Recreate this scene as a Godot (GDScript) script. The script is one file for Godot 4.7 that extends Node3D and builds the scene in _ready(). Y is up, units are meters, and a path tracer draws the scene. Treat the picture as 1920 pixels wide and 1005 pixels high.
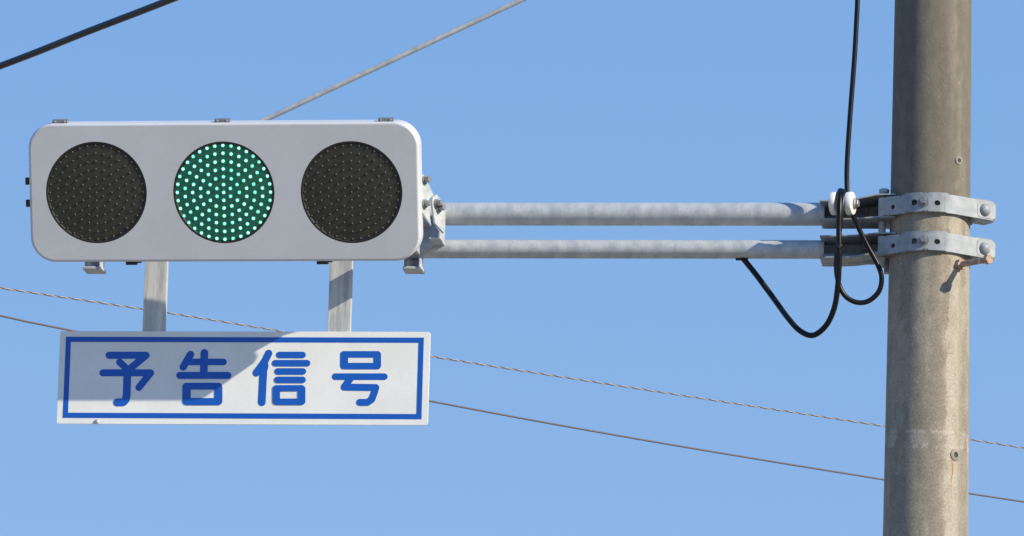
extends Node3D
# World: X runs along the signal arm to the right, Y up, Z towards the street. The sign face lies in the plane Z = 0.

const FOCAL := 13250.0          # lens, in pixels of the 1920 x 1005 photograph
const Z_ARM := -0.055           # plane of the arm tubes
const Z_POLE := -0.014          # plane of the pole axis
var eye := Vector3.ZERO
var cam_basis := Basis()
var sun_dir := Vector3(2.356, 1.366, 1.0).normalized()
var pole_x := 0.0
var mats := {}
var here := Transform3D()       # inverse transform of the thing that is being built

# ------------------------------------------------------------------ helpers
func px(x: float, y: float, z: float) -> Vector3:      # photo pixel on the vertical plane Z = z
	return on_plane(x, y, Vector3(0, 0, z), Vector3(0, 0, 1))

func on_plane(x: float, y: float, p: Vector3, n: Vector3) -> Vector3:
	var d: Vector3 = -cam_basis.z + cam_basis.x * ((x - 960.0) / FOCAL) - cam_basis.y * ((y - 502.5) / FOCAL)
	return eye + d * ((p - eye).dot(n) / d.dot(n))

func pole_r(y: float) -> float:
	return 0.1048 - (y - 5.45) * 0.0065

func on_pole(x: float, y: float) -> Vector3:           # photo pixel on the skin of the pole
	var p := px(x, y, Z_POLE + 0.08)
	for i in 12:
		var r := pole_r(p.y)
		var dx: float = clamp(p.x - pole_x, -r * 0.99, r * 0.99)
		p = px(x, y, Z_POLE + sqrt(r * r - dx * dx))
	return p

func lin(r: float, g: float, b: float) -> Color:
	return Color(r, g, b).linear_to_srgb()

func begin() -> SurfaceTool:
	var st := SurfaceTool.new()
	st.begin(Mesh.PRIMITIVE_TRIANGLES)
	return st

func tri(st: SurfaceTool, a: Vector3, b: Vector3, c: Vector3, na: Vector3, nb: Vector3, nc: Vector3, ua := Vector2.ZERO, ub := Vector2.ZERO, uc := Vector2.ZERO) -> void:
	var cr := (b - a).cross(c - a)
	if cr.length_squared() < 1e-18:
		return
	var bs := here.basis
	if cr.dot(na + nb + nc) > 0.0:
		st.set_normal((bs * na).normalized()); st.set_uv(ua); st.add_vertex(here * a)
		st.set_normal((bs * nc).normalized()); st.set_uv(uc); st.add_vertex(here * c)
		st.set_normal((bs * nb).normalized()); st.set_uv(ub); st.add_vertex(here * b)
	else:
		st.set_normal((bs * na).normalized()); st.set_uv(ua); st.add_vertex(here * a)
		st.set_normal((bs * nb).normalized()); st.set_uv(ub); st.add_vertex(here * b)
		st.set_normal((bs * nc).normalized()); st.set_uv(uc); st.add_vertex(here * c)

func flat(st: SurfaceTool, a: Vector3, b: Vector3, c: Vector3, n: Vector3) -> void:
	tri(st, a, b, c, n, n, n)

func quad(st: SurfaceTool, a: Vector3, b: Vector3, c: Vector3, d: Vector3, na: Vector3, nb: Vector3, nc: Vector3, nd: Vector3) -> void:
	tri(st, a, b, c, na, nb, nc)
	tri(st, a, c, d, na, nc, nd)

func tube(st: SurfaceTool, pts: Array, r: float, sides := 14, caps := true) -> void:
	var up := Vector3(0.13, 0.91, 0.27)
	var rings := []
	var nrm := []
	for i in pts.size():
		var t: Vector3 = (pts[min(i + 1, pts.size() - 1)] - pts[max(i - 1, 0)]).normalized()
		up = (up - t * up.dot(t)).normalized()
		var side := t.cross(up)
		var ring := []
		var ns := []
		for k in sides:
			var a := TAU * k / sides
			var n := up * cos(a) + side * sin(a)
			ring.append(pts[i] + n * r)
			ns.append(n)
		rings.append(ring)
		nrm.append(ns)
	for i in pts.size() - 1:
		for k in sides:
			var j := (k + 1) % sides
			quad(st, rings[i][k], rings[i][j], rings[i + 1][j], rings[i + 1][k], nrm[i][k], nrm[i][j], nrm[i + 1][j], nrm[i + 1][k])
	if caps:
		for e in [0, pts.size() - 1]:
			var t: Vector3 = (pts[1] - pts[0]) if e == 0 else (pts[e - 1] - pts[e])
			for k in sides:
				flat(st, pts[e], rings[e][k], rings[e][(k + 1) % sides], -t.normalized())

func smooth_path(ctrl: Array, per := 10) -> Array:      # Catmull-Rom through the points
	var out := []
	for i in ctrl.size() - 1:
		var p0: Vector3 = ctrl[max(i - 1, 0)]
		var p1: Vector3 = ctrl[i]
		var p2: Vector3 = ctrl[i + 1]
		var p3: Vector3 = ctrl[min(i + 2, ctrl.size() - 1)]
		for k in per:
			out.append(p1.cubic_interpolate(p2, p0, p3, float(k) / per))
	out.append(ctrl[-1])
	return out

func lathe(st: SurfaceTool, prof: Array, at: Vector3, axis: Vector3, sides := 24) -> void:   # prof: Vector2(radius, height along axis)
	var up := axis.normalized()
	var u := up.cross(Vector3(0.31, 0.2, 0.93)).normalized()
	var v := up.cross(u)
	for i in prof.size() - 1:
		var d: Vector2 = prof[i + 1] - prof[i]
		var n0 := Vector2(d.y, -d.x).normalized()
		var na := n0
		var nb := n0
		if i > 0:
			var e: Vector2 = prof[i] - prof[i - 1]
			var m := Vector2(e.y, -e.x).normalized()
			if m.dot(n0) > 0.8: na = (m + n0).normalized()
		if i < prof.size() - 2:
			var e2: Vector2 = prof[i + 2] - prof[i + 1]
			var m2 := Vector2(e2.y, -e2.x).normalized()
			if m2.dot(n0) > 0.8: nb = (m2 + n0).normalized()
		for k in sides:
			var c0 := u * cos(TAU * k / sides) + v * sin(TAU * k / sides)
			var c1 := u * cos(TAU * (k + 1) / sides) + v * sin(TAU * (k + 1) / sides)
			quad(st, at + c0 * prof[i].x + up * prof[i].y, at + c1 * prof[i].x + up * prof[i].y, at + c1 * prof[i + 1].x + up * prof[i + 1].y, at + c0 * prof[i + 1].x + up * prof[i + 1].y,
				c0 * na.x + up * na.y, c1 * na.x + up * na.y, c1 * nb.x + up * nb.y, c0 * nb.x + up * nb.y)

func prism(st: SurfaceTool, poly: PackedVector2Array, at: Vector3, u: Vector3, v: Vector3, depth: float, bevel := 0.0) -> void:
	# poly in the (u, v) plane at "at" is the front; the body goes back along -(u x v) by depth; edges are chamfered by bevel
	var w := u.cross(v).normalized()
	var n := poly.size()
	var area := 0.0
	for i in n:
		area += poly[i].cross(poly[(i + 1) % n])
	var pts := poly.duplicate()
	if area < 0: pts.reverse()
	var side := []
	for i in n:
		var d: Vector2 = (pts[(i + 1) % n] - pts[i]).normalized()
		side.append(Vector2(d.y, -d.x))
	var inset := PackedVector2Array()
	var vn := []
	for i in n:
		var a: Vector2 = side[(i + n - 1) % n]
		var b: Vector2 = side[i]
		var m := (a + b).normalized()
		vn.append([m if a.dot(b) > 0.8 else a, m if a.dot(b) > 0.8 else b])
		inset.append(pts[i] - m * bevel / max(0.3, m.dot(b)))
	var loops := [[inset, 0.0], [pts, -bevel], [pts, -depth + bevel], [inset, -depth]] if bevel > 0.0 else [[pts, 0.0], [pts, -depth]]
	for l in loops.size() - 1:
		var tip := 0.0
		if bevel > 0.0: tip = [0.8, 0.0, -0.8][l]
		for i in n:
			var j := (i + 1) % n
			var a: Vector2 = loops[l][0][i]
			var b: Vector2 = loops[l][0][j]
			var c: Vector2 = loops[l + 1][0][j]
			var d: Vector2 = loops[l + 1][0][i]
			var na: Vector3 = (u * vn[i][1].x + v * vn[i][1].y + w * tip).normalized()
			var nb: Vector3 = (u * vn[j][0].x + v * vn[j][0].y + w * tip).normalized()
			var z0: Vector3 = at + w * loops[l][1]
			var z1: Vector3 = at + w * loops[l + 1][1]
			quad(st, z0 + u * a.x + v * a.y, z0 + u * b.x + v * b.y, z1 + u * c.x + v * c.y, z1 + u * d.x + v * d.y, na, nb, nb, na)
	var ids := Geometry2D.triangulate_polygon(inset)
	for k in range(0, ids.size(), 3):
		for e in [[0.0, 1.0], [-depth, -1.0]]:
			var q := []
			for o in 3:
				var p: Vector2 = inset[ids[k + o]]
				q.append(at + w * e[0] + u * p.x + v * p.y)
			flat(st, q[0], q[1], q[2], w * e[1])

func rect(w: float, h: float, r := 0.0, seg := 5) -> PackedVector2Array:
	var out := PackedVector2Array()
	if r <= 0.0:
		return PackedVector2Array([Vector2(-w / 2, -h / 2), Vector2(w / 2, -h / 2), Vector2(w / 2, h / 2), Vector2(-w / 2, h / 2)])
	for q in 4:
		var c := Vector2((w / 2 - r) * [1, -1, -1, 1][q], (h / 2 - r) * [1, 1, -1, -1][q])
		for k in seg + 1:
			var a := PI / 2 * q + PI / 2 * k / seg
			out.append(c + Vector2(cos(a), sin(a)) * r)
	return out

func ngon(r: float, n := 6, turn := 0.0) -> PackedVector2Array:
	var out := PackedVector2Array()
	for k in n:
		out.append(Vector2(cos(turn + TAU * k / n), sin(turn + TAU * k / n)) * r)
	return out

func block(st: SurfaceTool, c: Vector3, size: Vector3, bevel := 0.0, b := Basis()) -> void:   # c is the middle of the box
	prism(st, rect(size.x, size.y), c + b.z * size.z / 2, b.x, b.y, size.z, bevel)

func part(called: String, st: SurfaceTool, m: Material, parent: Node, label := "") -> MeshInstance3D:
	var o := MeshInstance3D.new()
	o.name = called
	o.mesh = st.commit()
	o.material_override = m
	parent.add_child(o, true)
	if label: o.set_meta("label", label)
	return o

func thing(called: String, label: String, category: String, at: Transform3D, group := "") -> Node3D:
	var o := Node3D.new()
	o.name = called
	o.transform = at
	add_child(o, true)
	o.set_meta("label", label)
	o.set_meta("category", category)
	if group: o.set_meta("group", group)
	here = at.affine_inverse()
	return o

func spot(p: Vector3) -> Transform3D:
	return Transform3D(Basis(), p)

func bolt(parent: Node, at: Vector3, axis: Vector3, r: float, h: float, m: Material, called := "bolt") -> void:
	var w := axis.normalized()
	var u := w.cross(Vector3(0.2, 0.97, 0.1)).normalized()
	var v := w.cross(u)
	var st := begin()
	lathe(st, [Vector2(r * 1.35, 0), Vector2(r * 1.35, h * 0.22), Vector2(r * 0.3, h * 0.22)], at, w, 16)
	prism(st, ngon(r, 6, 0.3), at + w * h, u, v, h * 0.8, r * 0.12)
	part(called, st, m, parent)

# ------------------------------------------------------------------ materials
func mat(albedo: Color, rough: float, metal := 0.0) -> StandardMaterial3D:
	var m := StandardMaterial3D.new()
	m.albedo_color = albedo
	m.roughness = rough
	m.metallic = metal
	return m

func mottle(seed_: int, size: int, low: float, high: float, coarse: float, fine: float, tint_low: Color, tint_high: Color, specks := 0) -> ImageTexture:
	var a := FastNoiseLite.new(); a.seed = seed_; a.frequency = coarse; a.fractal_octaves = 4
	var b := FastNoiseLite.new(); b.seed = seed_ + 9; b.frequency = fine; b.fractal_octaves = 2
	var ia := a.get_seamless_image(size, size)
	var ib := b.get_seamless_image(size, size)
	var img := Image.create(size, size, false, Image.FORMAT_RGB8)
	for y in size:
		for x in size:
			var t: float = clamp(ia.get_pixel(x, y).r * 0.7 + ib.get_pixel(x, y).r * 0.3, 0.0, 1.0)
			var k: float = lerp(low, high, smoothstep(0.2, 0.8, t))
			var c := tint_low.lerp(tint_high, t)
			img.set_pixel(x, y, Color(c.r * k, c.g * k, c.b * k))
	var rng := RandomNumberGenerator.new(); rng.seed = seed_
	for s in specks:
		var k := rng.randf_range(0.55, 0.85)
		var w := rng.randi_range(1, 2)
		img.fill_rect(Rect2i(rng.randi_range(0, size - 3), rng.randi_range(0, size - 3), w, w), Color(k, k * 0.98, k * 0.94))
	img.generate_mipmaps()
	return ImageTexture.create_from_image(img)

func triplanar(m: StandardMaterial3D, tex: Texture2D, scale: Vector3) -> StandardMaterial3D:
	m.albedo_texture = tex
	m.uv1_triplanar = true
	m.uv1_world_triplanar = true
	m.uv1_scale = scale
	return m

func concrete_texture() -> ImageTexture:
	# u runs round the pole (0.5 faces the street), v covers 2.4 m of height downwards from y = 6.6
	var w := 512
	var h := 1536
	var fine := FastNoiseLite.new(); fine.seed = 4; fine.frequency = 0.19; fine.fractal_octaves = 3
	var mid := FastNoiseLite.new(); mid.seed = 14; mid.frequency = 0.03; mid.fractal_octaves = 4
	var streak := FastNoiseLite.new(); streak.seed = 24; streak.frequency = 0.02; streak.fractal_octaves = 3
	var pores := RandomNumberGenerator.new(); pores.seed = 5
	var img := Image.create(w, h, false, Image.FORMAT_RGB8)
	var clamp_y := on_pole(1745, 392).y
	var old_y := on_pole(1730, 812).y
	for y in h:
		var wy := 6.6 - 2.4 * y / h
		for x in w:
			var u := float(x) / w
			var f := fine.get_noise_2d(x, y)
			var md := mid.get_noise_2d(x, y * 0.8)
			var sk := streak.get_noise_2d(x * 0.9, y * 0.11)
			var k := 1.0 + f * 0.3 + md * 0.17 + sk * 0.1
			var soot := 0.0           # grime above the clamps, which shelter the concrete below them; it stops raggedly along the upper band
			if wy > clamp_y + 0.012 + f * 0.012: soot = clamp(0.8 + md * 0.5 + sk * 0.5 + f * 0.3, 0.3, 1.0)
			var c := Color(0.245, 0.214, 0.168)
			# pale lime bloom run down from the clamps: ragged streaks on the sheltered side
			var bloom: float = smoothstep(0.03, 0.3, sk + 0.12 + md * 0.3) * (1.0 - soot)
			c = c.lerp(Color(0.32, 0.285, 0.23), bloom * 0.45)
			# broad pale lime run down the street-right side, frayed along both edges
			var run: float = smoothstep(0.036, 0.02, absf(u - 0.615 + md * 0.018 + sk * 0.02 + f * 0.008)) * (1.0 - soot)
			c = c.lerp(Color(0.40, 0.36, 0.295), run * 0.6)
			c = c.lerp(Color(0.108, 0.095, 0.075), soot * 0.9)
			# ghost of a removed band: two thin pale lines of mortar and a smear between
			var g := wy - old_y - 0.006 * sin(u * 9.0)
			if absf(g - 0.012) < 0.0035 + f * 0.003 or absf(g + 0.026) < 0.005 + f * 0.005:
				c = c.lerp(Color(0.42, 0.39, 0.34), clamp(0.12 + md * 1.1, 0.0, 0.5))
			elif absf(g + 0.008) < 0.02 and md > 0.12:
				c = c.lerp(Color(0.4, 0.37, 0.33), 0.2)
			img.set_pixel(x, y, Color(c.r * k, c.g * k, c.b * k).clamp().linear_to_srgb())
	for i in 2600:                    # air pores and pale grit
		var x := pores.randi_range(1, w - 3)
		var y := pores.randi_range(1, h - 3)
		var c := img.get_pixel(x, y)
		var k := pores.randf_range(0.62, 0.85) if i % 3 else pores.randf_range(1.15, 1.5)
		img.fill_rect(Rect2i(x, y, 1 + i % 2, 1 + int(i % 5 == 0)), Color(c.r * k, c.g * k, c.b * k).clamp())
	# rust run under the lower socket
	var s := on_pole(1784, 868)
	var ux := 0.5 + atan2(s.x - pole_x, s.z - Z_POLE) / TAU
	for i in 70:
		var y := int((6.6 - s.y) / 2.4 * h) + i - 4
		var x := int(ux * w + sin(i * 0.11) * 1.2)
		var a := 0.75 if i < 26 else 0.75 * (1.0 - (i - 26) / 46.0)
		for dx in (4 if i < 24 else 2):
			var c := img.get_pixel(x + dx, y)
			img.set_pixel(x + dx, y, c.lerp(Color(0.56, 0.36, 0.16), a * pores.randf_range(0.5, 1.0)))
	img.generate_mipmaps()
	return ImageTexture.create_from_image(img)

func make_materials() -> void:
	var galv := mottle(3, 512, 0.885, 1.03, 0.02, 0.14, Color(0.92, 0.95, 1.0), Color(1, 1, 0.99))
	mats.tube = triplanar(mat(lin(0.51, 0.52, 0.52), 0.5, 0.1), galv, Vector3(2.3, 1.3, 1.3))
	mats.bracket = triplanar(mat(lin(0.32, 0.34, 0.355), 0.55, 0.1), galv, Vector3(3, 3, 3))
	mats.plate = triplanar(mat(lin(0.52, 0.53, 0.53), 0.5, 0.1), galv, Vector3(3, 3, 3))
	mats.strut = triplanar(mat(lin(0.62, 0.62, 0.61), 0.42, 0.2), mottle(31, 512, 0.84, 1.03, 0.01, 0.08, Color(1, 1, 1), Color(1, 1, 1)), Vector3(9, 0.7, 9))
	mats.bolt = mat(lin(0.25, 0.26, 0.27), 0.45, 0.5)
	mats.steel = mat(lin(0.5, 0.5, 0.5), 0.3, 0.7)
	mats.housing = triplanar(mat(lin(0.585, 0.595, 0.625), 0.38), mottle(51, 1024, 0.965, 1.0, 0.006, 0.05, Color(1, 1, 0.99), Color(1, 1, 1), 26), Vector3(0.9, 0.9, 0.9))
	mats.gasket = mat(lin(0.012, 0.012, 0.013), 0.6)
	mats.lens = triplanar(mat(lin(0.034, 0.031, 0.024), 0.55), mottle(61, 512, 0.75, 1.1, 0.02, 0.4, Color(1, 1, 0.95), Color(0.97, 1, 0.95)), Vector3(4, 4, 4))
	mats.dead_led = mat(lin(0.062, 0.06, 0.05), 0.6)
	mats.lens_green = mat(lin(0.008, 0.042, 0.03), 0.55)
	mats.lens_green.emission_enabled = true
	mats.lens_green.emission = lin(0.001, 0.034, 0.021)
	mats.led = mat(lin(0.3, 0.7, 0.55), 0.3)
	mats.led.emission_enabled = true
	mats.led.emission = lin(0.3, 1.0, 0.7)
	mats.led.emission_energy_multiplier = 1.7
	mats.led_weak = mats.led.duplicate()
	mats.led_weak.emission = lin(0.16, 0.85, 0.55)
	mats.led_weak.emission_energy_multiplier = 1.25
	mats.led_collar = mat(lin(0.02, 0.2, 0.12), 0.4)
	mats.led_collar.emission_enabled = true
	mats.led_collar.emission = lin(0.008, 0.24, 0.145)
	mats.black_plastic = mat(lin(0.014, 0.014, 0.016), 0.5)
	mats.cable = mat(lin(0.006, 0.006, 0.0075), 0.36)
	mats.cable.metallic_specular = 0.35
	mats.tape = mat(lin(0.008, 0.008, 0.009), 0.7)
	mats.sign_white = triplanar(mat(lin(0.82, 0.82, 0.80), 0.45), mottle(71, 1024, 0.97, 1.0, 0.005, 0.06, Color(1, 1, 0.99), Color(1, 1, 1), 18), Vector3(1.1, 1.1, 1.1))
	mats.sign_blue = mat(lin(0.003, 0.092, 0.47), 0.4)
	mats.porcelain = mat(lin(0.78, 0.76, 0.70), 0.3)
	mats.rust = triplanar(mat(lin(0.55, 0.44, 0.34), 0.75), mottle(81, 256, 0.6, 1.1, 0.03, 0.15, Color(1, 0.85, 0.75), Color(1, 1, 1)), Vector3(9, 9, 9))
	mats.socket = mat(lin(0.24, 0.21, 0.19), 0.7)
	mats.strand_light = mat(lin(0.30, 0.275, 0.265), 0.8)
	mats.strand_dark = mat(lin(0.085, 0.07, 0.072), 0.8)
	mats.wire = mat(lin(0.10, 0.08, 0.08), 0.55)
	mats.ground = triplanar(mat(lin(0.42, 0.37, 0.30), 0.95), mottle(91, 512, 0.7, 1.05, 0.02, 0.2, Color(1, 1, 1), Color(1, 0.98, 0.95)), Vector3(0.15, 0.15, 0.15))

# ------------------------------------------------------------------ the things
func build_pole() -> void:
	var base := Vector3(pole_x, 0, Z_POLE)
	var p := thing("utility_pole", "tall weathered concrete pole carrying the signal arm", "pole", spot(base))
	var m := mat(Color.WHITE, 0.88)
	m.albedo_texture = concrete_texture()
	var bump := FastNoiseLite.new(); bump.seed = 7; bump.frequency = 0.16; bump.fractal_octaves = 4
	var bi := bump.get_image(512, 1536)
	bi.bump_map_to_normal_map(2.0)
	m.normal_enabled = true
	m.normal_texture = ImageTexture.create_from_image(bi)
	m.normal_scale = 0.1
	var st := begin()
	var sides := 96
	var ys := [0.0, 1.8, 4.2, 4.8, 5.4, 6.0, 6.6, 9.0, 9.5]
	for i in ys.size() - 1:
		for k in sides:
			var q := []
			for e in [[i, k], [i, k + 1], [i + 1, k + 1], [i + 1, k]]:
				var a: float = TAU * e[1] / sides - PI
				var yy: float = ys[e[0]]
				var n := Vector3(sin(a), 0.0065, cos(a)).normalized()
				q.append([base + Vector3(sin(a) * pole_r(yy), yy, cos(a) * pole_r(yy)), n, Vector2(float(e[1]) / sides, (6.6 - yy) / 2.4)])
			tri(st, q[0][0], q[1][0], q[2][0], q[0][1], q[1][1], q[2][1], q[0][2], q[1][2], q[2][2])
			tri(st, q[0][0], q[2][0], q[3][0], q[0][1], q[2][1], q[3][1], q[0][2], q[2][2], q[3][2])
	for k in sides:
		var a0 := TAU * k / sides
		var a1 := TAU * (k + 1) / sides
		var r := pole_r(9.5)
		flat(st, base + Vector3(0, 9.5, 0), base + Vector3(sin(a0) * r, 9.5, cos(a0) * r), base + Vector3(sin(a1) * r, 9.5, cos(a1) * r), Vector3.UP)
	part("shaft", st, m, p)
	for s in [[1797.0, 301.0, 0.0118, 0.006], [1791.0, 853.0, 0.0158, 0.0075]]:      # cast-in screw sockets
		var at := on_pole(s[0], s[1])
		var n := Vector3(at.x - pole_x, 0, at.z - Z_POLE).normalized()
		st = begin()
		lathe(st, [Vector2(s[2], -0.004), Vector2(s[2], 0.0015), Vector2(s[2] * 0.86, 0.003), Vector2(s[3], 0.003), Vector2(s[3] * 0.9, 0.0004)], at, n, 24)
		var sock := part("screw_socket", st, mats.socket, p)
		st = begin()
		lathe(st, [Vector2(s[3] * 0.98, 0.0012), Vector2(0.0005, 0.0012)], at, n, 18)
		part("bore", st, mats.gasket, sock)
	# rusty step bolt
	var at := on_pole(1797, 497)
	var n := Vector3(at.x - pole_x, 0, at.z - Z_POLE).normalized()
	st = begin()
	tube(st, [at - n * 0.01, at + n * 0.102], 0.0076, 18)
	var v := Vector3.UP
	var u := v.cross(n)
	prism(st, ngon(0.0138, 6, 0.25), at + n * 0.112, u, v, 0.012, 0.001)
	var sb := part("step_bolt", st, mats.rust, p, "rusty brown step bolt")
	st = begin()
	prism(st, ngon(0.0145, 6, 0.1), at + n * 0.013, u, v, 0.013, 0.0015)
	part("nut", st, mats.rust, sb)

func strap_point(path: Array, s: float, y: float, out_: float) -> Array:
	# path: [pos2, normal2, length so far]; returns [position, normal]
	var i := 0
	while i < path.size() - 2 and path[i + 1][2] < s: i += 1
	var t: float = clamp((s - path[i][2]) / max(1e-6, path[i + 1][2] - path[i][2]), 0.0, 1.0)
	var p: Vector2 = path[i][0].lerp(path[i + 1][0], t)
	var n: Vector2 = path[i][1].lerp(path[i + 1][1], t).normalized()
	return [Vector3(p.x + n.x * out_, y, p.y + n.y * out_), Vector3(n.x, 0, n.y)]

func strap(st: SurfaceTool, path: Array, s0: float, s1: float, y0: float, y1: float, inner: float, outer: float, holes: Array) -> void:
	# a bent steel strip with bored holes; holes: Vector3(s, y, r)
	var marks := [s0]
	for hcell in holes:
		marks.append(hcell.x - (y1 - y0) * 0.5)
		marks.append(hcell.x + (y1 - y0) * 0.5)
	marks.append(s1)
	for k in range(0, marks.size() - 1, 2):
		var cnt := int(max(2.0, (marks[k + 1] - marks[k]) / 0.006))
		for i in cnt:
			var a: float = lerp(marks[k], marks[k + 1], float(i) / cnt)
			var b: float = lerp(marks[k], marks[k + 1], float(i + 1) / cnt)
			for o in [[outer, 1.0], [inner, -1.0]]:
				var q := [strap_point(path, a, y0, o[0]), strap_point(path, b, y0, o[0]), strap_point(path, b, y1, o[0]), strap_point(path, a, y1, o[0])]
				quad(st, q[0][0], q[1][0], q[2][0], q[3][0], q[0][1] * o[1], q[1][1] * o[1], q[2][1] * o[1], q[3][1] * o[1])
	for hcell in holes:
		var h2 := (y1 - y0) * 0.5
		var N := 32
		for k in N:
			var e := []
			for kk in [k, k + 1]:
				var a = TAU * (kk + 0.5) / N
				var d := Vector2(cos(a), sin(a))
				var m: float = h2 / max(absf(d.x), absf(d.y))
				var yb: float = clamp((y0 + y1) / 2 + d.y * m, y0, y1)
				e.append([Vector2(hcell.x + d.x * hcell.z, hcell.y + d.y * hcell.z), Vector2(hcell.x + d.x * m, yb), d])
			for o in [[outer, 1.0], [inner, -1.0]]:
				var q := [strap_point(path, e[0][0].x, e[0][0].y, o[0]), strap_point(path, e[1][0].x, e[1][0].y, o[0]), strap_point(path, e[1][1].x, e[1][1].y, o[0]), strap_point(path, e[0][1].x, e[0][1].y, o[0])]
				quad(st, q[0][0], q[1][0], q[2][0], q[3][0], q[0][1] * o[1], q[1][1] * o[1], q[2][1] * o[1], q[3][1] * o[1])
			var w := [strap_point(path, e[0][0].x, e[0][0].y, outer), strap_point(path, e[1][0].x, e[1][0].y, outer), strap_point(path, e[1][0].x, e[1][0].y, inner), strap_point(path, e[0][0].x, e[0][0].y, inner)]
			var nn: Vector3 = w[0][1].cross(Vector3.UP) * -e[0][2].x * -1.0 - Vector3.UP * e[0][2].y
			quad(st, w[0][0], w[1][0], w[2][0], w[3][0], nn, nn, nn, nn)
	var cnt2 := int((s1 - s0) / 0.006)
	for i in cnt2:
		var a: float = lerp(s0, s1, float(i) / cnt2)
		var b: float = lerp(s0, s1, float(i + 1) / cnt2)
		for yy in [[y0, Vector3.DOWN], [y1, Vector3.UP]]:
			quad(st, strap_point(path, a, yy[0], inner)[0], strap_point(path, b, yy[0], inner)[0], strap_point(path, b, yy[0], outer)[0], strap_point(path, a, yy[0], outer)[0], yy[1], yy[1], yy[1], yy[1])
	for e in [[s0, -1.0], [s1, 1.0]]:
		var pt: Array = strap_point(path, e[0], y0, 0.0)
		var t: Vector3 = Vector3.UP.cross(pt[1]) * e[1]
		quad(st, strap_point(path, e[0], y0, inner)[0], strap_point(path, e[0], y0, outer)[0], strap_point(path, e[0], y1, outer)[0], strap_point(path, e[0], y1, inner)[0], t, t, t, t)

func strap_path(r: float, from_deg: float, to_deg: float, lead: float, tail: float) -> Array:
	# straight lead-in, arc round the pole from from_deg to to_deg (0 faces the street, + to the right), straight tail
	var raw := []
	var a0 := deg_to_rad(from_deg)
	var a1 := deg_to_rad(to_deg)
	var c := Vector2(pole_x, Z_POLE)
	var n0 := Vector2(sin(a0), cos(a0))
	var n1 := Vector2(sin(a1), cos(a1))
	var t0 := Vector2(-cos(a0), sin(a0))
	var t1 := Vector2(cos(a1), -sin(a1))
	raw.append([c + n0 * r + t0 * lead, n0])
	for k in 33:
		var a: float = lerp(a0, a1, k / 32.0)
		raw.append([c + Vector2(sin(a), cos(a)) * r, Vector2(sin(a), cos(a))])
	raw.append([c + n1 * r + t1 * tail, n1])
	var s := 0.0
	var out := []
	for i in raw.size():
		if i > 0: s += raw[i][0].distance_to(raw[i - 1][0])
		out.append([raw[i][0], raw[i][1], s])
	return out

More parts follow.
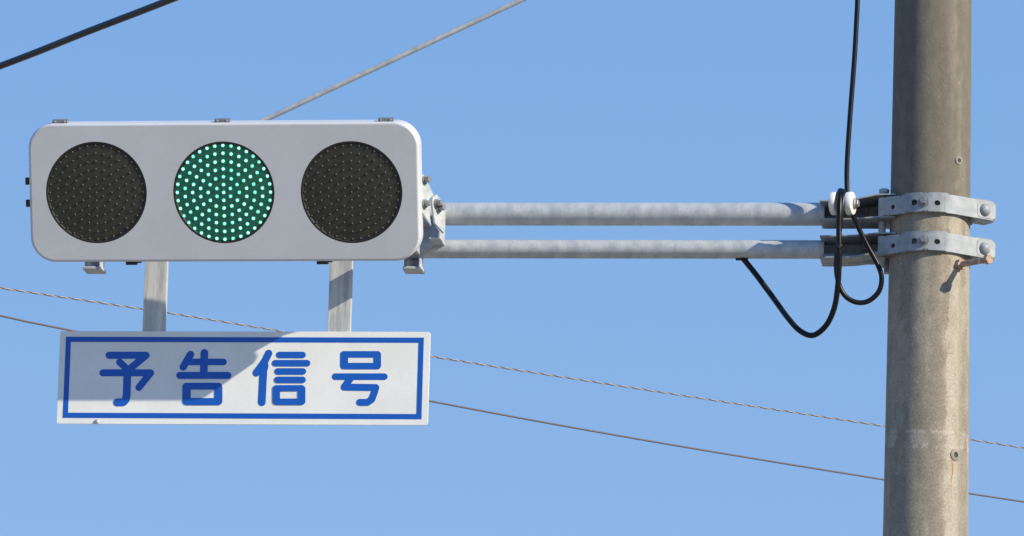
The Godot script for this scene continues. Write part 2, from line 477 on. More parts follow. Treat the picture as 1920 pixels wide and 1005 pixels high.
func build_arm() -> void:
	var up_y := px(1200, 401.5, Z_ARM).y
	var lo_y := px(1200, 467.5, Z_ARM).y
	var x_left := px(118, 402, Z_ARM).x
	var x_in := px(1650, 402, Z_ARM).x
	var arm := thing("pole_bracket", "galvanised twin tube bracket strapped to the concrete pole, reaching behind the signal", "bracket", spot(Vector3(x_in, lo_y, Z_ARM)))
	for t in [[up_y, 0.03025, x_left], [lo_y, 0.0243, x_left + 0.03]]:
		var st := begin()
		var pts := []
		for i in 25:
			pts.append(Vector3(lerp(t[2], x_in - 0.143, i / 24.0), t[0], Z_ARM))
		tube(st, pts, t[1], 36)
		part("tube", st, mats.tube, arm)
	# sockets that grip the tube ends: channels open to the street with flaring flanges
	for t in [[375.0, 411.5, 362.5, 407.5, 430.0], [441.0, 483.0, 435.5, 473.5, 497.0]]:
		var zb := Z_ARM - 0.026
		var st := begin()
		var rows := []
		for xy in [[1537, t[0], t[1], 0.0], [1575, t[0] - 0.5, t[1], 0.0], [1602, lerp(t[0], t[2], 0.2), lerp(t[1], t[3], 0.12), 0.0], [1622, lerp(t[0], t[2], 0.55), lerp(t[1], t[3], 0.5), 0.006], [1642, lerp(t[0], t[2], 0.92), lerp(t[1], t[3], 0.92), 0.022], [1660, t[2], t[3], 0.030], [1679, t[2], t[3], 0.033]]:
			var zf: float = Z_ARM + 0.080 + xy[3]
			var a := px(xy[0], xy[1], zf)
			var b := px(xy[0], xy[2], zf)
			rows.append([a, Vector3(a.x, a.y, zb), b, Vector3(a.x, b.y, zb)])
		for e in [[0, -0.0035], [2, 0.0035]]:
			var d := Vector3(0, e[1], 0)
			for i in rows.size() - 1:
				var a: Vector3 = rows[i][e[0]]
				var b: Vector3 = rows[i + 1][e[0]]
				var ab: Vector3 = rows[i][e[0] + 1]
				var bb: Vector3 = rows[i + 1][e[0] + 1]
				var n := (b - a).cross(Vector3(0, 0, -1)).normalized()
				if n.y < 0: n = -n
				var n1: Vector3 = n * -signf(e[1])
				quad(st, a, b, bb, ab, n1, n1, n1, n1)
				quad(st, a + d, b + d, bb + d, ab + d, -n1, -n1, -n1, -n1)
				quad(st, a, b, b + d, a + d, Vector3.BACK, Vector3.BACK, Vector3.BACK, Vector3.BACK)
			for ends in [[0, Vector3.LEFT], [rows.size() - 1, Vector3.RIGHT]]:
				var p: Vector3 = rows[ends[0]][e[0]]
				var q: Vector3 = rows[ends[0]][e[0] + 1]
				quad(st, p, p + d, q + d, q, ends[1], ends[1], ends[1], ends[1])
		for i in rows.size() - 1:
			for f in [[0.0, Vector3.BACK], [-0.004, Vector3.FORWARD]]:
				var z := Vector3(0, 0, f[0])
				quad(st, rows[i][1] + z, rows[i + 1][1] + z, rows[i + 1][3] + z, rows[i][3] + z, f[1], f[1], f[1], f[1])
		part("channel", st, mats.bracket, arm)
		st = begin()
		var ya: float = px(1600, t[4] - 11.0, Z_ARM).y
		tube(st, [Vector3(px(1545, 420, Z_ARM).x, ya, Z_ARM + 0.006), Vector3(px(1550, 420, Z_ARM).x, ya, Z_ARM + 0.006), Vector3(x_in + 0.01, ya, Z_ARM + 0.006)], 0.0155, 20)
		part("sleeve", st, mats.bracket, arm)
		bolt(arm, px(1622, (t[0] + t[1]) / 2 + 2, zb), Vector3(0, 0, 1), 0.011, 0.007, mats.bracket)
	# straps round the pole
	var r := pole_r(5.6) + 0.0035
	var path := strap_path(r, -27, 40, 0.088, 0.118)
	var total: float = path[-1][2]
	var lead := 0.088
	for t in [[379.0, 0.0], [451.5, 0.0]]:
		var zf := Z_POLE + r + 0.006
		var yc := px(1732, t[0] + 1.0, zf).y
		var y0 := yc - 0.0245
		var y1 := yc + 0.0245
		var band := Node3D.new()
		band.name = "pole_band"
		band.position = here * Vector3(pole_x, yc, Z_POLE)
		arm.add_child(band, true)
		var keep := here
		here = Transform3D(Basis(), -Vector3(pole_x, yc, Z_POLE))
		# s along the strap for a photo x on the straight or curved run
		var find := func(x: float) -> float:
			var best := 0.0
			var err := 1e9
			for i in 400:
				var s := total * i / 399.0
				var p: Vector3 = strap_point(path, s, yc, 0.006)[0]
				var d := p - eye
				var sx: float = 960.0 + FOCAL * d.dot(cam_basis.x) / d.dot(-cam_basis.z)
				if absf(sx - x) < err:
					err = absf(sx - x)
					best = s
			return best
		var st := begin()
		strap(st, path, 0.0, total, y0, y1, 0.0, 0.006, [Vector3(find.call(1674.0), yc - 0.004, 0.0062), Vector3(find.call(1715.0), yc + 0.001, 0.0085), Vector3(find.call(1757.0), yc - 0.001, 0.0078)])
		part("strap", st, mats.bracket, band)
		st = begin()
		strap(st, path, find.call(1702.0), find.call(1771.0), y0 + 0.001, y1 + 0.0025, 0.0063, 0.011, [Vector3(find.call(1715.0), yc + 0.001, 0.0078), Vector3(find.call(1757.0), yc - 0.001, 0.007)])
		part("overlap_plate", st, mats.bracket, band)
		st = begin()
		var bk := strap_path(r, 100, 262, 0.0, 0.0)
		strap(st, bk, 0.0, bk[-1][2], y0, y1, 0.0, 0.006, [])
		part("rear_strap", st, mats.bracket, band)
		var bs := strap_point(path, find.call(1733.0), yc + 0.002, 0.011)
		bolt(band, bs[0], bs[1], 0.0095, 0.019, mats.bolt)
		# folded ear with its carriage bolt
		var ear := strap_point(path, total - 0.030, yc, 0.0068)
		var w: Vector3 = ear[1]
		var u: Vector3 = Vector3.UP.cross(w)
		st = begin()
		prism(st, rect(0.076, 0.060, 0.019, 8), ear[0] + u * 0.009, u, Vector3.UP, 0.05, 0.009)
		var er := part("ear", st, mats.bracket, band)
		st = begin()
		lathe(st, [Vector2(0.0165, 0), Vector2(0.0155, 0.004), Vector2(0.0125, 0.008), Vector2(0.007, 0.0115), Vector2(0.0002, 0.0125)], ear[0] + u * 0.004, w, 28)
		part("bolt_head", st, mats.bracket, er)
		here = keep
	# clamp bolt that ties both channels together
	var ct := px(1658, 362, Z_ARM + 0.055)
	var cb := px(1652, 486, Z_ARM + 0.055)
	var cx := px(1654, 420, Z_ARM + 0.055).x
	var st := begin()
	tube(st, [Vector3(cx, ct.y + 0.002, ct.z), Vector3(cx, cb.y - 0.022, ct.z)], 0.0095, 20)
	prism(st, ngon(0.0135, 6, 0.2), Vector3(cx + 0.004, ct.y + 0.0105, ct.z), Vector3.RIGHT, Vector3.FORWARD, 0.0105, 0.0015)
	prism(st, ngon(0.0125, 6, 0.2), Vector3(cx, cb.y + 0.005, ct.z), Vector3.RIGHT, Vector3.FORWARD, 0.012, 0.0015)
	part("clamp_bolt", st, mats.plate, arm)
	st = begin()
	block(st, px(1664, 500, Z_ARM) + Vector3(0, 0.003, 0.02), Vector3(0.014, 0.05, 0.03), 0.002)
	part("rear_lug", st, mats.bolt, arm)
	# rubber grommet where the cable leaves the lower tube
	var g := px(1391, 484, Z_ARM)
	st = begin()
	tube(st, [Vector3(g.x - 0.016, lo_y - 0.0245, Z_ARM), Vector3(g.x + 0.016, lo_y - 0.0245, Z_ARM)], 0.005, 12)
	part("grommet", st, mats.tape, arm)
	# stay rod from the far end of the arm up to the pole
	var s0 := px(115, 403, Z_ARM)
	var s1 := px(1748, -361, Z_ARM)
	st = begin()
	tube(st, [s0, s0.lerp(s1, 0.5), s1], 0.0072, 16)
	part("stay_rod", st, mats.tube, arm)
	st = begin()
	lathe(st, [Vector2(pole_r(s1.y) + 0.001, -0.025), Vector2(pole_r(s1.y) + 0.007, -0.025), Vector2(pole_r(s1.y) + 0.007, 0.025), Vector2(pole_r(s1.y) + 0.001, 0.025)], Vector3(pole_x, s1.y, Z_POLE), Vector3.UP, 48)
	part("stay_band", st, mats.bracket, arm)

func build_cable() -> void:
	var zc := Z_ARM + 0.122
	var knob_at := px(1578, 381.5, zc)
	# spool
	var s := thing("spool_insulator", "white spool insulator with a black cable looped through its groove", "insulator", spot(knob_at))
	var ax := Vector3(0.975, 0.0, 0.22).normalized()
	for f in [[1564.5, 0.0165], [1594.0, 0.0185]]:
		var at := px(f[0], 381.5, zc)
		var h: float = f[1] / 2
		var st := begin()
		lathe(st, [Vector2(0.004, -h), Vector2(0.0265, -h), Vector2(0.0292, -h + 0.001), Vector2(0.0302, -h + 0.003), Vector2(0.0302, h - 0.003), Vector2(0.0292, h - 0.001), Vector2(0.0265, h), Vector2(0.004, h)], at, ax, 36)
		part("flange", st, mats.porcelain, s)
	var st := begin()
	var k0 := px(1559, 381.5, zc)
	var k1 := px(1604, 381.5, zc)
	tube(st, [k0, k1], 0.012, 20)
	part("core", st, mats.porcelain, s)
	bolt(s, k1 - ax * 0.002, ax, 0.0105, 0.011, mats.bolt)
	st = begin()
	tube(st, [px(1581, 384, zc - 0.005), px(1581, 390, Z_ARM + 0.02)], 0.006, 12)
	part("spindle", st, mats.bolt, s)
	# cable: comes down along the pole, dips behind the spool, loops right, rises, goes over the spool and sags into the tube
	var zb := zc - 0.036
	var c := thing("signal_cable", "black signal cable hanging in two loops between spool and lower tube", "cable", spot(px(1610, 0, zb)))
	var ctrl := [px(1690, -330, Z_POLE + 0.02), px(1640, -200, zb), px(1612, -60, zb), px(1607, 20, zb), px(1602, 110, zb), px(1594, 215, zb), px(1588.5, 300, zb), px(1588, 350, zb), px(1591, 385, zb + 0.004), px(1601, 408, zc - 0.008),
		px(1612, 432, zc + 0.004), px(1628, 464, zc + 0.006), px(1645, 495, zc), px(1653, 520, zc - 0.006), px(1648, 546, zc - 0.01), px(1629, 564, zc - 0.01), px(1607, 567, zc - 0.005), px(1586, 556, zc + 0.002), px(1573, 533, zc + 0.008), px(1568, 500, zc + 0.014), px(1572, 455, zc + 0.022), px(1576, 412, zc + 0.026), px(1579, 385, zc + 0.026), px(1580, 366, zc + 0.018), px(1580.5, 358, zc)]
	st = begin()
	tube(st, smooth_path(ctrl, 12), 0.0066, 16)
	part("feed_strand", st, mats.cable, c)
	var ctrl2 := [px(1576, 357.5, zc - 0.012), px(1575, 359.5, zc + 0.004), px(1574.5, 370, zc + 0.024), px(1574, 395, zc + 0.034), px(1573, 430, zc + 0.034), px(1573.5, 465, zc + 0.034), px(1573, 500, zc + 0.026), px(1570.5, 540, zc + 0.012), px(1564, 578, zc - 0.005), px(1549, 610, zc - 0.025), px(1525, 628.5, zc - 0.045), px(1501, 621, zc - 0.06), px(1478, 597, zc - 0.07), px(1448, 556, Z_ARM + 0.005), px(1420, 518, Z_ARM), px(1401, 494, Z_ARM), px(1391, 482, Z_ARM), px(1388, 476, Z_ARM)]
	st = begin()
	tube(st, smooth_path(ctrl2, 12), 0.0074, 16)
	part("drop_strand", st, mats.cable, c)
	st = begin()
	lathe(st, [Vector2(0.0075, -0.006), Vector2(0.0098, -0.005), Vector2(0.0102, 0.0), Vector2(0.0098, 0.005), Vector2(0.0075, 0.006)], px(1573.5, 463, zc + 0.032), Vector3(0.02, 1, -0.05), 18)
	tube(st, [px(1577, 464, zc + 0.04), px(1584, 460, zc + 0.044)], 0.002, 8)
	part("cable_tie", st, mats.tape, c)

func signal_transform() -> Transform3D:
	var b := Basis(Vector3(0, 0, 1), 0.0045) * Basis(Vector3(1, 0, 0), deg_to_rad(19.2))
	return Transform3D(b, px(419.3, 360.7, 0.297))

const SW := 1.0185
const SH := 0.3605
const SR := 0.066
const SD := 0.066

func build_signal() -> void:
	var xf := signal_transform()
	var sig := thing("traffic_signal", "white flat horizontal three lens traffic signal with its middle green lamp lit", "traffic light", xf)
	var world_here := here
	here = Transform3D()                       # from here on in the housing's own frame
	var loc := func(x: float, y: float, zl: float) -> Vector3:
		return world_here * on_plane(x, y, xf * Vector3(0, 0, zl), xf.basis.z)
	var centres := [loc.call(180.5, 361.0, 0.0), loc.call(419.5, 360.8, 0.0), loc.call(659.0, 360.4, 0.0)]
	var R := 0.1322
	# housing
	var st := begin()
	var bev := 0.0075
	var hw := SW / 2
	var hh := SH / 2
	var fw := hw - bev
	var fh := hh - bev
	var fr := SR - bev
	var inside := func(p: Vector2) -> float:     # signed distance to the rounded front outline
		var q := p.abs() - Vector2(fw, fh) + Vector2(fr, fr)
		return Vector2(max(q.x, 0.0), max(q.y, 0.0)).length() + min(max(q.x, q.y), 0.0) - fr
	var splits := [-10.0, (centres[0].x + centres[1].x) / 2, (centres[1].x + centres[2].x) / 2, 10.0]
	for c in 3:
		var o := Vector2(centres[c].x, centres[c].y)
		var angles := []
		for k in 128: angles.append(TAU * k / 128.0)
		for sx in [splits[c], splits[c + 1]]:
			if absf(sx) < 5.0:
				for sy in [-fh, fh]: angles.append(fposmod((Vector2(sx, sy) - o).angle(), TAU))
		angles.sort()
		var rim := []
		for a in angles:
			var d := Vector2(cos(a), sin(a))
			var lo := R
			var hi := 1.2
			for it in 36:
				var m := (lo + hi) / 2
				var p := o + d * m
				if inside.call(p) < 0.0 and p.x > splits[c] and p.x < splits[c + 1]: lo = m
				else: hi = m
			rim.append([o + d * R, o + d * lo, d])
		for k in rim.size():
			var a = rim[k]
			var b = rim[(k + 1) % rim.size()]
			var n := Vector3(0, 0, 1)
			quad(st, Vector3(a[0].x, a[0].y, 0), Vector3(b[0].x, b[0].y, 0), Vector3(b[1].x, b[1].y, 0), Vector3(a[1].x, a[1].y, 0), n, n, n, n)
			var na := Vector3(-a[2].x, -a[2].y, 0)
			var nb := Vector3(-b[2].x, -b[2].y, 0)
			quad(st, Vector3(a[0].x, a[0].y, 0), Vector3(b[0].x, b[0].y, 0), Vector3(b[0].x, b[0].y, -0.02), Vector3(a[0].x, a[0].y, -0.02), na, nb, nb, na)
	var loops := []
	for k in 7:
		var a := PI / 2 * k / 6
		loops.append([bev * (1.0 - sin(a)), -bev * (1.0 - cos(a)), a])
	loops.append([0.0, -SD + 0.006, PI / 2])
	loops.append([0.006, -SD, PI / 2])
	var outlines := []
	for l in loops:
		var poly := rect(SW - 2 * l[0], SH - 2 * l[0], SR - l[0], 24)
		outlines.append(poly)
	var base_poly := rect(SW, SH, SR, 24)
	var cnt := base_poly.size()
	for l in loops.size() - 1:
		for i in cnt:
			var j := (i + 1) % cnt
			var q := []
			for e in [[l, i], [l, j], [l + 1, j], [l + 1, i]]:
				var p: Vector2 = outlines[e[0]][e[1]]
				var an: float = PI / 2 * floor(e[1] / 25.0) + PI / 2 * (e[1] % 25) / 24.0
				var d := Vector2(cos(an), sin(an))
				var t: float = loops[e[0]][2]
				var n := Vector3(d.x * sin(t), d.y * sin(t), cos(t))
				if l == loops.size() - 2: n = Vector3(d.x, d.y, -1).normalized()
				q.append([Vector3(p.x, p.y, loops[e[0]][1]), n])
			quad(st, q[0][0], q[1][0], q[2][0], q[3][0], q[0][1], q[1][1], q[2][1], q[3][1])
	var bp: PackedVector2Array = outlines[-1]
	var ids := Geometry2D.triangulate_polygon(bp)
	for k in range(0, ids.size(), 3):
		flat(st, Vector3(bp[ids[k]].x, bp[ids[k]].y, -SD), Vector3(bp[ids[k + 1]].x, bp[ids[k + 1]].y, -SD), Vector3(bp[ids[k + 2]].x, bp[ids[k + 2]].y, -SD), Vector3(0, 0, -1))
	part("housing", st, mats.housing, sig)
	# lenses
	var led_mesh: Mesh
	var rng := RandomNumberGenerator.new(); rng.seed = 12
	for c in 3:
		var o: Vector3 = centres[c]
		var lit := c == 1
		st = begin()
		var prof := []
		for k in 9:
			var rr := 0.1245 * (1.0 - k / 8.0)
			prof.append(Vector2(max(rr, 0.0002), -0.003 + 0.004 * (1.0 - pow(rr / 0.1245, 2.0))))
		lathe(st, prof, o, Vector3(0, 0, 1), 96)
		var lens := part("lens", st, mats.lens_green if lit else mats.lens, sig, "lit green lamp lens" if lit else "unlit dark lamp lens")
		st = begin()
		lathe(st, [Vector2(R - 0.0004, -0.018), Vector2(R - 0.0004, -0.0012), Vector2(R - 0.003, -0.0004), Vector2(R - 0.0058, -0.0012), Vector2(0.1243, -0.0034), Vector2(0.1243, -0.018)], o, Vector3(0, 0, 1), 96)
		part("gasket_ring", st, mats.gasket, lens)
		var spots := [Vector2.ZERO]
		for ring in range(1, 7):
			for k in ring * 6:
				var a := TAU * k / (ring * 6)
				spots.append(Vector2(sin(a), cos(a)) * (0.0203 * ring))
		var rl := 0.0034 if lit else 0.0029
		var dome := [Vector2(rl, 0.0), Vector2(rl * 0.92, rl * 0.4), Vector2(rl * 0.7, rl * 0.72), Vector2(rl * 0.38, rl * 0.93), Vector2(0.0001, rl)]
		if lit:
			st = begin()
			lathe(st, [Vector2(0.0056, 0.0), Vector2(0.005, 0.001), Vector2(rl, 0.0012)], Vector3.ZERO, Vector3(0, 0, 1), 12)
			st.set_material(mats.led_collar)
			var both := st.commit()
			st = begin()
			lathe(st, dome, Vector3(0, 0, 0.0011), Vector3(0, 0, 1), 12)
			st.set_material(mats.led)
			led_mesh = st.commit(both)
			for p in spots:
				var d := MeshInstance3D.new()
				d.name = "diode"
				d.mesh = led_mesh
				if rng.randf() < 0.3: d.set_surface_override_material(1, mats.led_weak)
				d.position = o + Vector3(p.x, p.y, -0.003 + 0.004 * (1.0 - pow(p.length() / 0.1245, 2.0)))
				lens.add_child(d, true)
		else:
			st = begin()
			for p in spots:
				lathe(st, dome, o + Vector3(p.x, p.y, -0.003 + 0.004 * (1.0 - pow(p.length() / 0.1245, 2.0))), Vector3(0, 0, 1), 8)
			var d := part("diode_grid", st, mats.dead_led, lens)
			d.set_meta("kind", "stuff")
	# hinges on top
	for x in [113.5, 417.5, 724.0]:
		var p: Vector3 = loc.call(x, 232.0, -0.02)
		p = Vector3(p.x, hh, -0.022)
		st = begin()
		block(st, p + Vector3(0, 0.0045, 0), Vector3(0.04, 0.009, 0.02), 0.0015)
		var hg := part("top_clip", st, mats.bolt, sig)
		for s in [-1, 1]:
			st = begin()
			lathe(st, [Vector2(0.0032, 0), Vector2(0.0026, 0.002), Vector2(0.0001, 0.003)], p + Vector3(0.0125 * s, 0.0045, 0.01), Vector3(0, 0, 1), 12)
			part("rivet", st, mats.steel, hg)
	# knobs on the left side
	for y in [339.5, 381.0]:
		var p: Vector3 = loc.call(57.0, y, -0.03)
		st = begin()
		block(st, Vector3(-hw - 0.007, p.y, -0.03), Vector3(0.014, 0.018, 0.018), 0.002)
		part("side_latch", st, mats.black_plastic, sig)
	# rubber plugs underneath
	for x in [247.0, 605.0]:
		var p: Vector3 = loc.call(x, 489.0, -0.03)
		st = begin()
		block(st, Vector3(p.x, -hh - 0.005, -0.03), Vector3(0.029, 0.011, 0.02), 0.002)
		block(st, Vector3(p.x + 0.02, -hh - 0.003, -0.034), Vector3(0.01, 0.006, 0.012), 0.001)
		part("drain_plug", st, mats.black_plastic, sig)
	# mounting feet behind the housing, bent under its lower edge
	here = world_here
	for x in [177.5, 776.0]:
		var z := Z_ARM
		st = begin()
		block(st, px(x, 506.5, z + 0.002), Vector3(0.051, 0.0085, 0.062), 0.002)
		block(st, px(x + 13.5, 480, z + 0.012), Vector3(0.005, 0.07, 0.05), 0.001)
		block(st, px(x - 2, 488, z - 0.026), Vector3(0.046, 0.06, 0.004), 0.001)
		var f := part("mounting_foot", st, mats.plate, sig)
		st = begin()
		lathe(st, [Vector2(0.0145, 0), Vector2(0.014, 0.006), Vector2(0.011, 0.011), Vector2(0.005, 0.014), Vector2(0.0002, 0.0148)], px(x - 3, 494, z - 0.0235), Vector3(0, 0, 1), 20)
		part("bolt_head", st, mats.plate, f)
	# bars that carry the housing on the arm: one hidden behind its left half, one at its right end
	for x in [178.0, 790.0]:
		st = begin()
		var t0 := px(x, 432, 0.0)
		var t1 := px(x, 484, 0.0)
		var zend := 0.2
		block(st, Vector3(t0.x, (t0.y + t1.y) / 2, (zend + 0.045) / 2), Vector3(0.007, t0.y - t1.y, zend - 0.045), 0.001)
		part("carrier_bar", st, mats.plate, sig)
	# tilt bracket on the right end
	var zx := func(x: float) -> float: return 0.24 - (x - 788.0) / 44.0 * 0.09
	var plates := [
		["tilt_plate", [[787.5, 326], [794, 328], [801.5, 343], [813.5, 366], [804.5, 373], [803, 385], [809.5, 424], [788.5, 393]], 0.0],
		["tilt_plate", [[804.5, 371], [813, 365], [828.5, 387], [827.5, 438], [810.5, 419.5], [804.5, 384]], 0.010]]
	for pl in plates:
		var pts3 := []
		for q in pl[1]: pts3.append(px(q[0], q[1], zx.call(q[0])))
		var o: Vector3 = px(790, 400, zx.call(790.0))
		var e: Vector3 = px(830, 400, zx.call(830.0))
		var u := (e - o); u.y = 0; u = u.normalized()
		var v := Vector3.UP
		var w := u.cross(v)
		var poly := PackedVector2Array()
		for p in pts3: poly.append(Vector2((p - o).dot(u), (p - o).dot(v)))
		st = begin()
		prism(st, poly, o + w * pl[2], u, v, 0.006, 0.0008)
		part(pl[0], st, mats.plate, sig)
	var bn := (px(790, 400, zx.call(790.0)) - px(830, 400, zx.call(830.0))).cross(Vector3.UP) * -1.0
	bn = Vector3(absf(bn.x), 0, absf(bn.z)).normalized()
	for q in [[795.0, 337.5, 0.001], [795.5, 382.0, 0.001], [811.5, 382.0, 0.011], [816.0, 391.0, 0.011]]:
		bolt(sig, px(q[0], q[1], zx.call(q[0])) + bn * q[2], bn, 0.0085, 0.018, mats.bolt)
	# inner web and saddles round the tubes
	st = begin()
	var web := PackedVector2Array()
	var wo := px(800, 430, -0.02)
	for q in [[770, 385], [797, 385], [812, 415], [826, 440], [822, 452], [800, 470], [770, 472]]:
		var p := px(q[0], q[1], -0.02)
		web.append(Vector2(p.x - wo.x, p.y - wo.y))
	prism(st, web, wo, Vector3.RIGHT, Vector3.UP, 0.006, 0.001)
	part("web_plate", st, mats.plate, sig)
	st = begin()
	var chk := px(829, 420, 0.01)
	block(st, chk, Vector3(0.006, 0.098, 0.085), 0.001)
	part("cheek_plate", st, mats.plate, sig)
	st = begin()
	block(st, px(819, 452, 0.005), Vector3(0.03, 0.006, 0.075), 0.001)
	part("cheek_plate", st, mats.plate, sig)
	st = begin()
	block(st, px(788, 402, -0.02), Vector3(0.05, 0.07, 0.05), 0.004)
	part("saddle", st, mats.plate, sig)
	var lamp := SpotLight3D.new()
	lamp.name = "green_lamp"
	lamp.light_color = Color(0.3, 1.0, 0.75)
	lamp.light_energy = 0.05
	lamp.light_size = 0.1
	lamp.spot_angle = 45
	lamp.spot_range = 60
	lamp.spot_attenuation = 2
	lamp.shadow_enabled = true
	lamp.position = centres[1] + Vector3(0, 0, 0.012)
	lamp.rotation = Vector3(0, PI, 0)
	sig.add_child(lamp)

func film(st: SurfaceTool, poly: PackedVector2Array, ox: float, oy: float, z: float) -> void:
	var ids := Geometry2D.triangulate_polygon(poly)
	for k in range(0, ids.size(), 3):
		var q := []
		for o in 3:
			var p: Vector2 = poly[ids[k + o]]
			q.append(px(ox + p.x / 3.046, oy + p.y / 3.046, z))
		flat(st, q[0], q[1], q[2], Vector3(0, 0, 1))

func ring_film(st: SurfaceTool, outer: Rect2, inner: Rect2, r: float, ox: float, oy: float, z: float) -> void:
	var po := rect(outer.size.x, outer.size.y, r, 8)
	var pi := rect(inner.size.x, inner.size.y, 1.5, 8)
	for i in po.size():
		var j := (i + 1) % po.size()
		var q := []
		for p in [po[i] + outer.get_center(), po[j] + outer.get_center(), pi[j] + inner.get_center(), pi[i] + inner.get_center()]:
			q.append(px(ox + p.x / 3.046, oy + p.y / 3.046, z))
		quad(st, q[0], q[1], q[2], q[3], Vector3(0, 0, 1), Vector3(0, 0, 1), Vector3(0, 0, 1), Vector3(0, 0, 1))

func build_sign() -> void:
	var tl := px(113, 622, 0); var tr := px(807, 621, 0); var br := px(802.5, 796, 0); var bl := px(105.5, 796, 0)
	var x0 := (tl.x + bl.x) / 2
	var x1 := (tr.x + br.x) / 2
	var y0 := (bl.y + br.y) / 2
	var y1 := (tl.y + tr.y) / 2
	var mid := Vector3((x0 + x1) / 2, (y0 + y1) / 2, 0)
	var s := thing("hanging_sign", "white rectangular sign with blue border and four blue characters hung below signal", "sign", spot(Vector3(mid.x, y0, 0)))
	var st := begin()
	prism(st, rect(x1 - x0, y1 - y0, 0.007, 5), mid, Vector3.RIGHT, Vector3.UP, 0.0035, 0.0006)
	part("panel", st, mats.sign_white, s)
	# border
	st = begin()
	var o := [px(124.5, 632.7, 0), px(795.6, 631.8, 0), px(789.7, 784.8, 0), px(116.5, 784.8, 0)]
	var bx0: float = (o[0].x + o[3].x) / 2
	var bx1: float = (o[1].x + o[2].x) / 2
	var by1: float = (o[0].y + o[1].y) / 2
	var by0: float = (o[2].y + o[3].y) / 2
	var t := 0.0138
	var n := Vector3(0, 0, 1)
	var zz := 0.0005
	var oc := [Vector3(bx0, by1, zz), Vector3(bx1, by1, zz), Vector3(bx1, by0, zz), Vector3(bx0, by0, zz)]
	var ic := [Vector3(bx0 + t, by1 - t, zz), Vector3(bx1 - t, by1 - t, zz), Vector3(bx1 - t, by0 + t, zz), Vector3(bx0 + t, by0 + t, zz)]
	for i in 4:
		var j := (i + 1) % 4
		quad(st, oc[i], oc[j], ic[j], ic[i], n, n, n, n)
	part("border", st, mats.sign_blue, s)
	# the four characters, stroke by stroke
	var glyphs := [
		[90.0, [[41, [[349, 567], [560, 567], [458, 652]]], [40, [[409, 606], [462, 655]]], [40, [[313, 667], [586, 667], [519, 751]]], [44, [[453, 667], [449, 795], [444, 822], [430, 835], [395, 836]]]], []],
		[90.0, [[42, [[814, 562], [772, 634]]], [38, [[806, 605], [1002, 605]]], [44, [[893, 553], [889, 680]]], [40, [[752, 682], [1027, 682]]]], [[Rect2(767, 724, 229, 128), Rect2(815, 763, 135, 48), 24.0]]],
		[440.0, [[42, [[194, 556], [170, 605], [123, 668]]], [44, [[172, 625], [164, 655], [155, 835]]], [37, [[255, 565], [388, 565]]], [37, [[231, 612], [414, 612]]], [37, [[246, 659], [390, 659]]], [37, [[244, 707], [388, 707]]]], [[Rect2(216, 737, 188, 114), Rect2(259, 772, 101, 42), 22.0]]],
		[440.0, [[38, [[574, 689], [855, 689]]], [40, [[662, 698], [626, 749], [806, 751], [794, 790], [782, 820], [758, 836], [714, 836]]]], [[Rect2(603, 543, 233, 104), Rect2(648, 580, 145, 30), 20.0]]]]
	for g in glyphs:
		st = begin()
		var z := 0.0005
		for sk in g[1]:
			var line := PackedVector2Array()
			for p in sk[1]: line.append(Vector2(p[0], p[1]))
			for poly in Geometry2D.offset_polyline(line, sk[0] / 2.0, Geometry2D.JOIN_ROUND, Geometry2D.END_ROUND):
				if not Geometry2D.is_polygon_clockwise(poly):
					film(st, poly, g[0], 480.0, z)
			z += 0.00015
		for f in g[2]:
			ring_film(st, f[0], f[1], f[2], g[0], 480.0, z)
			z += 0.00015
		part("character", st, mats.sign_blue, s)
	# hangers
	for x in [[293.0, 290.5], [640.5, 636.5]]:
		var a := px(x[0], 490, -0.014)
		var b := px(x[1], 620, -0.014)
		var cx := (a.x + b.x) / 2
		var top := px(640, 395, -0.014).y
		st = begin()
		prism(st, rect(0.0595, top - (y1 - 0.19), 0.002, 3), Vector3(cx, (top + y1 - 0.19) / 2, -0.0042), Vector3.RIGHT, Vector3.UP, 0.019, 0.0006)
		var h := part("hanger_strut", st, mats.strut, s)
		st = begin()
		# U clamp behind, round the lower arm tube
		block(st, Vector3(cx, px(640, 467.5, Z_ARM).y, -0.0255), Vector3(0.05, 0.07, 0.004), 0.001)
		part("tube_clip", st, mats.sign_white, h)
	st = begin()
	lathe(st, [Vector2(0.0062, 0), Vector2(0.0058, 0.002), Vector2(0.003, 0.004), Vector2(0.0002, 0.0045)], px(181, 791, 0.0), Vector3(0, 0, 1), 14)
	part("rivet", st, mats.steel, s)

func wire_points(list: Array, z0: float, z1: float) -> Array:
	var out := []
	for q in list:
		out.append(px(q[0], q[1], lerp(z0, z1, q[0] / 1920.0)))
	return out

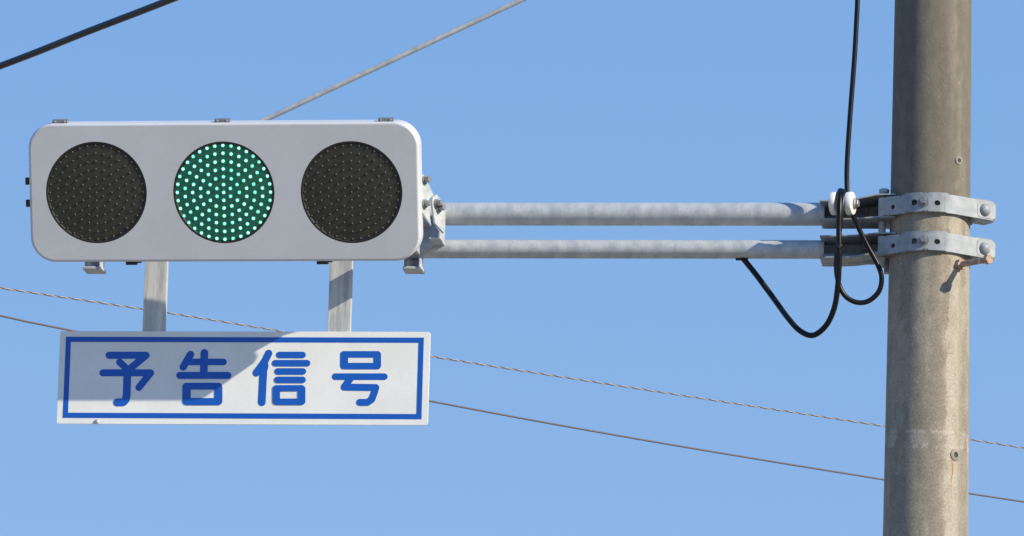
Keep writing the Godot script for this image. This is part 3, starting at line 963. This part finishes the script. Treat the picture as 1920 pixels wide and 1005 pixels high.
func build_wires() -> void:
	var st := begin()
	# thick insulated cable, upper left
	var pts := wire_points([[-900, 452], [-400, 272], [0, 124], [160, 61], [318, 0], [700, -152], [1300, -400]], -4.0, 2.0)
	var w := thing("overhead_cable", "thick black insulated cable crossing the sky above the signal", "cable", spot(pts[0]))
	tube(st, smooth_path(pts, 8), 0.011, 14)
	part("sheath", st, mats.cable, w)
	# twisted pair
	pts = wire_points([[-900, 400], [-300, 494], [0, 540], [290, 583], [520, 620], [806, 668], [1230, 734], [1650, 798], [1920, 840], [2400, 915], [3000, 1005]], -5.0, -9.0)
	w = thing("twisted_wire", "thin twisted two tone wire passing behind the sign's upper edge", "wire", spot(pts[0]))
	var path := smooth_path(pts, 240)
	var travelled := 0.0
	for side in 2:
		st = begin()
		var hel := []
		travelled = 0.0
		for i in path.size():
			if i > 0: travelled += path[i].distance_to(path[i - 1])
			var a: float = travelled / 0.066 * TAU + PI * side
			hel.append(path[i] + Vector3(0, cos(a), sin(a)) * 0.0014)
		tube(st, hel, 0.0020, 6)
		part("strand", st, mats.strand_light if side == 0 else mats.strand_dark, w)
	# single wire
	pts = wire_points([[-900, 400], [-300, 530], [0, 592], [130, 619], [806, 752], [1230, 829], [1655, 899], [1920, 941], [2400, 1012], [3000, 1098]], -5.0, -9.0)
	w = thing("overhead_wire", "thin plain dark wire passing behind the sign and below the twisted one", "wire", spot(pts[0]))
	st = begin()
	tube(st, smooth_path(pts, 16), 0.0034, 10)
	part("strand", st, mats.wire, w)

func _ready() -> void:
	# camera: about 18.4 m away, slightly right of square, looking up 12 degrees, hand-held tilt of 1.55 degrees
	var target := Vector3(0, 5.45, 0)
	var yaw := deg_to_rad(7.0)
	eye = Vector3(18.0 * sin(yaw), 1.6, 18.0 * cos(yaw))
	var fwd := (target - eye).normalized()
	var right := fwd.cross(Vector3.UP).normalized()
	var up := right.cross(fwd)
	var roll := deg_to_rad(1.55)
	cam_basis = Basis(right * cos(roll) + up * sin(roll), up * cos(roll) - right * sin(roll), -fwd)
	var cam := Camera3D.new()
	cam.name = "camera"
	cam.transform = Transform3D(cam_basis, eye)
	cam.fov = rad_to_deg(2.0 * atan(502.5 / FOCAL))
	cam.near = 0.1
	cam.far = 6000
	add_child(cam)
	cam.current = true
	# sky
	var env := Environment.new()
	var sky_mat := ProceduralSkyMaterial.new()
	sky_mat.sky_top_color = lin(0.068, 0.231, 0.563)
	sky_mat.sky_horizon_color = lin(0.378, 0.541, 0.726)
	sky_mat.sky_curve = 0.15
	sky_mat.ground_bottom_color = lin(0.2, 0.19, 0.18)
	sky_mat.ground_horizon_color = lin(0.378, 0.541, 0.726)
	sky_mat.sun_angle_max = 8
	var sky := Sky.new()
	sky.sky_material = sky_mat
	env.background_mode = Environment.BG_SKY
	env.sky = sky
	env.tonemap_mode = Environment.TONE_MAPPER_LINEAR
	env.tonemap_exposure = 1.25
	env.sdfgi_enabled = true
	env.ssao_enabled = true
	env.ssil_enabled = true
	var we := WorldEnvironment.new()
	we.name = "environment"
	we.environment = env
	add_child(we)
	# sun: high right, in front of the pole
	var sun := DirectionalLight3D.new()
	sun.name = "sun"
	sun.light_energy = 1.6
	sun.light_color = Color(1.0, 0.955, 0.86)
	sun.light_angular_distance = 0.5
	sun.shadow_enabled = true
	sun.transform = Transform3D(Basis.looking_at(-sun_dir, Vector3.UP), sun_dir * 30.0)
	add_child(sun)

	pole_x = px(1742.5, 502.5, Z_POLE).x
	make_materials()
	# ground, out to the horizon
	here = Transform3D()
	var st := begin()
	quad(st, Vector3(-2500, 0, -2500), Vector3(2500, 0, -2500), Vector3(2500, 0, 2500), Vector3(-2500, 0, 2500), Vector3.UP, Vector3.UP, Vector3.UP, Vector3.UP)
	var ground := part("ground", st, mats.ground, self)
	ground.set_meta("kind", "structure")
	ground.set_meta("label", "flat grey street ground below the pole")
	ground.set_meta("category", "ground")
	build_pole()
	build_arm()
	build_signal()
	build_sign()
	build_cable()
	build_wires()
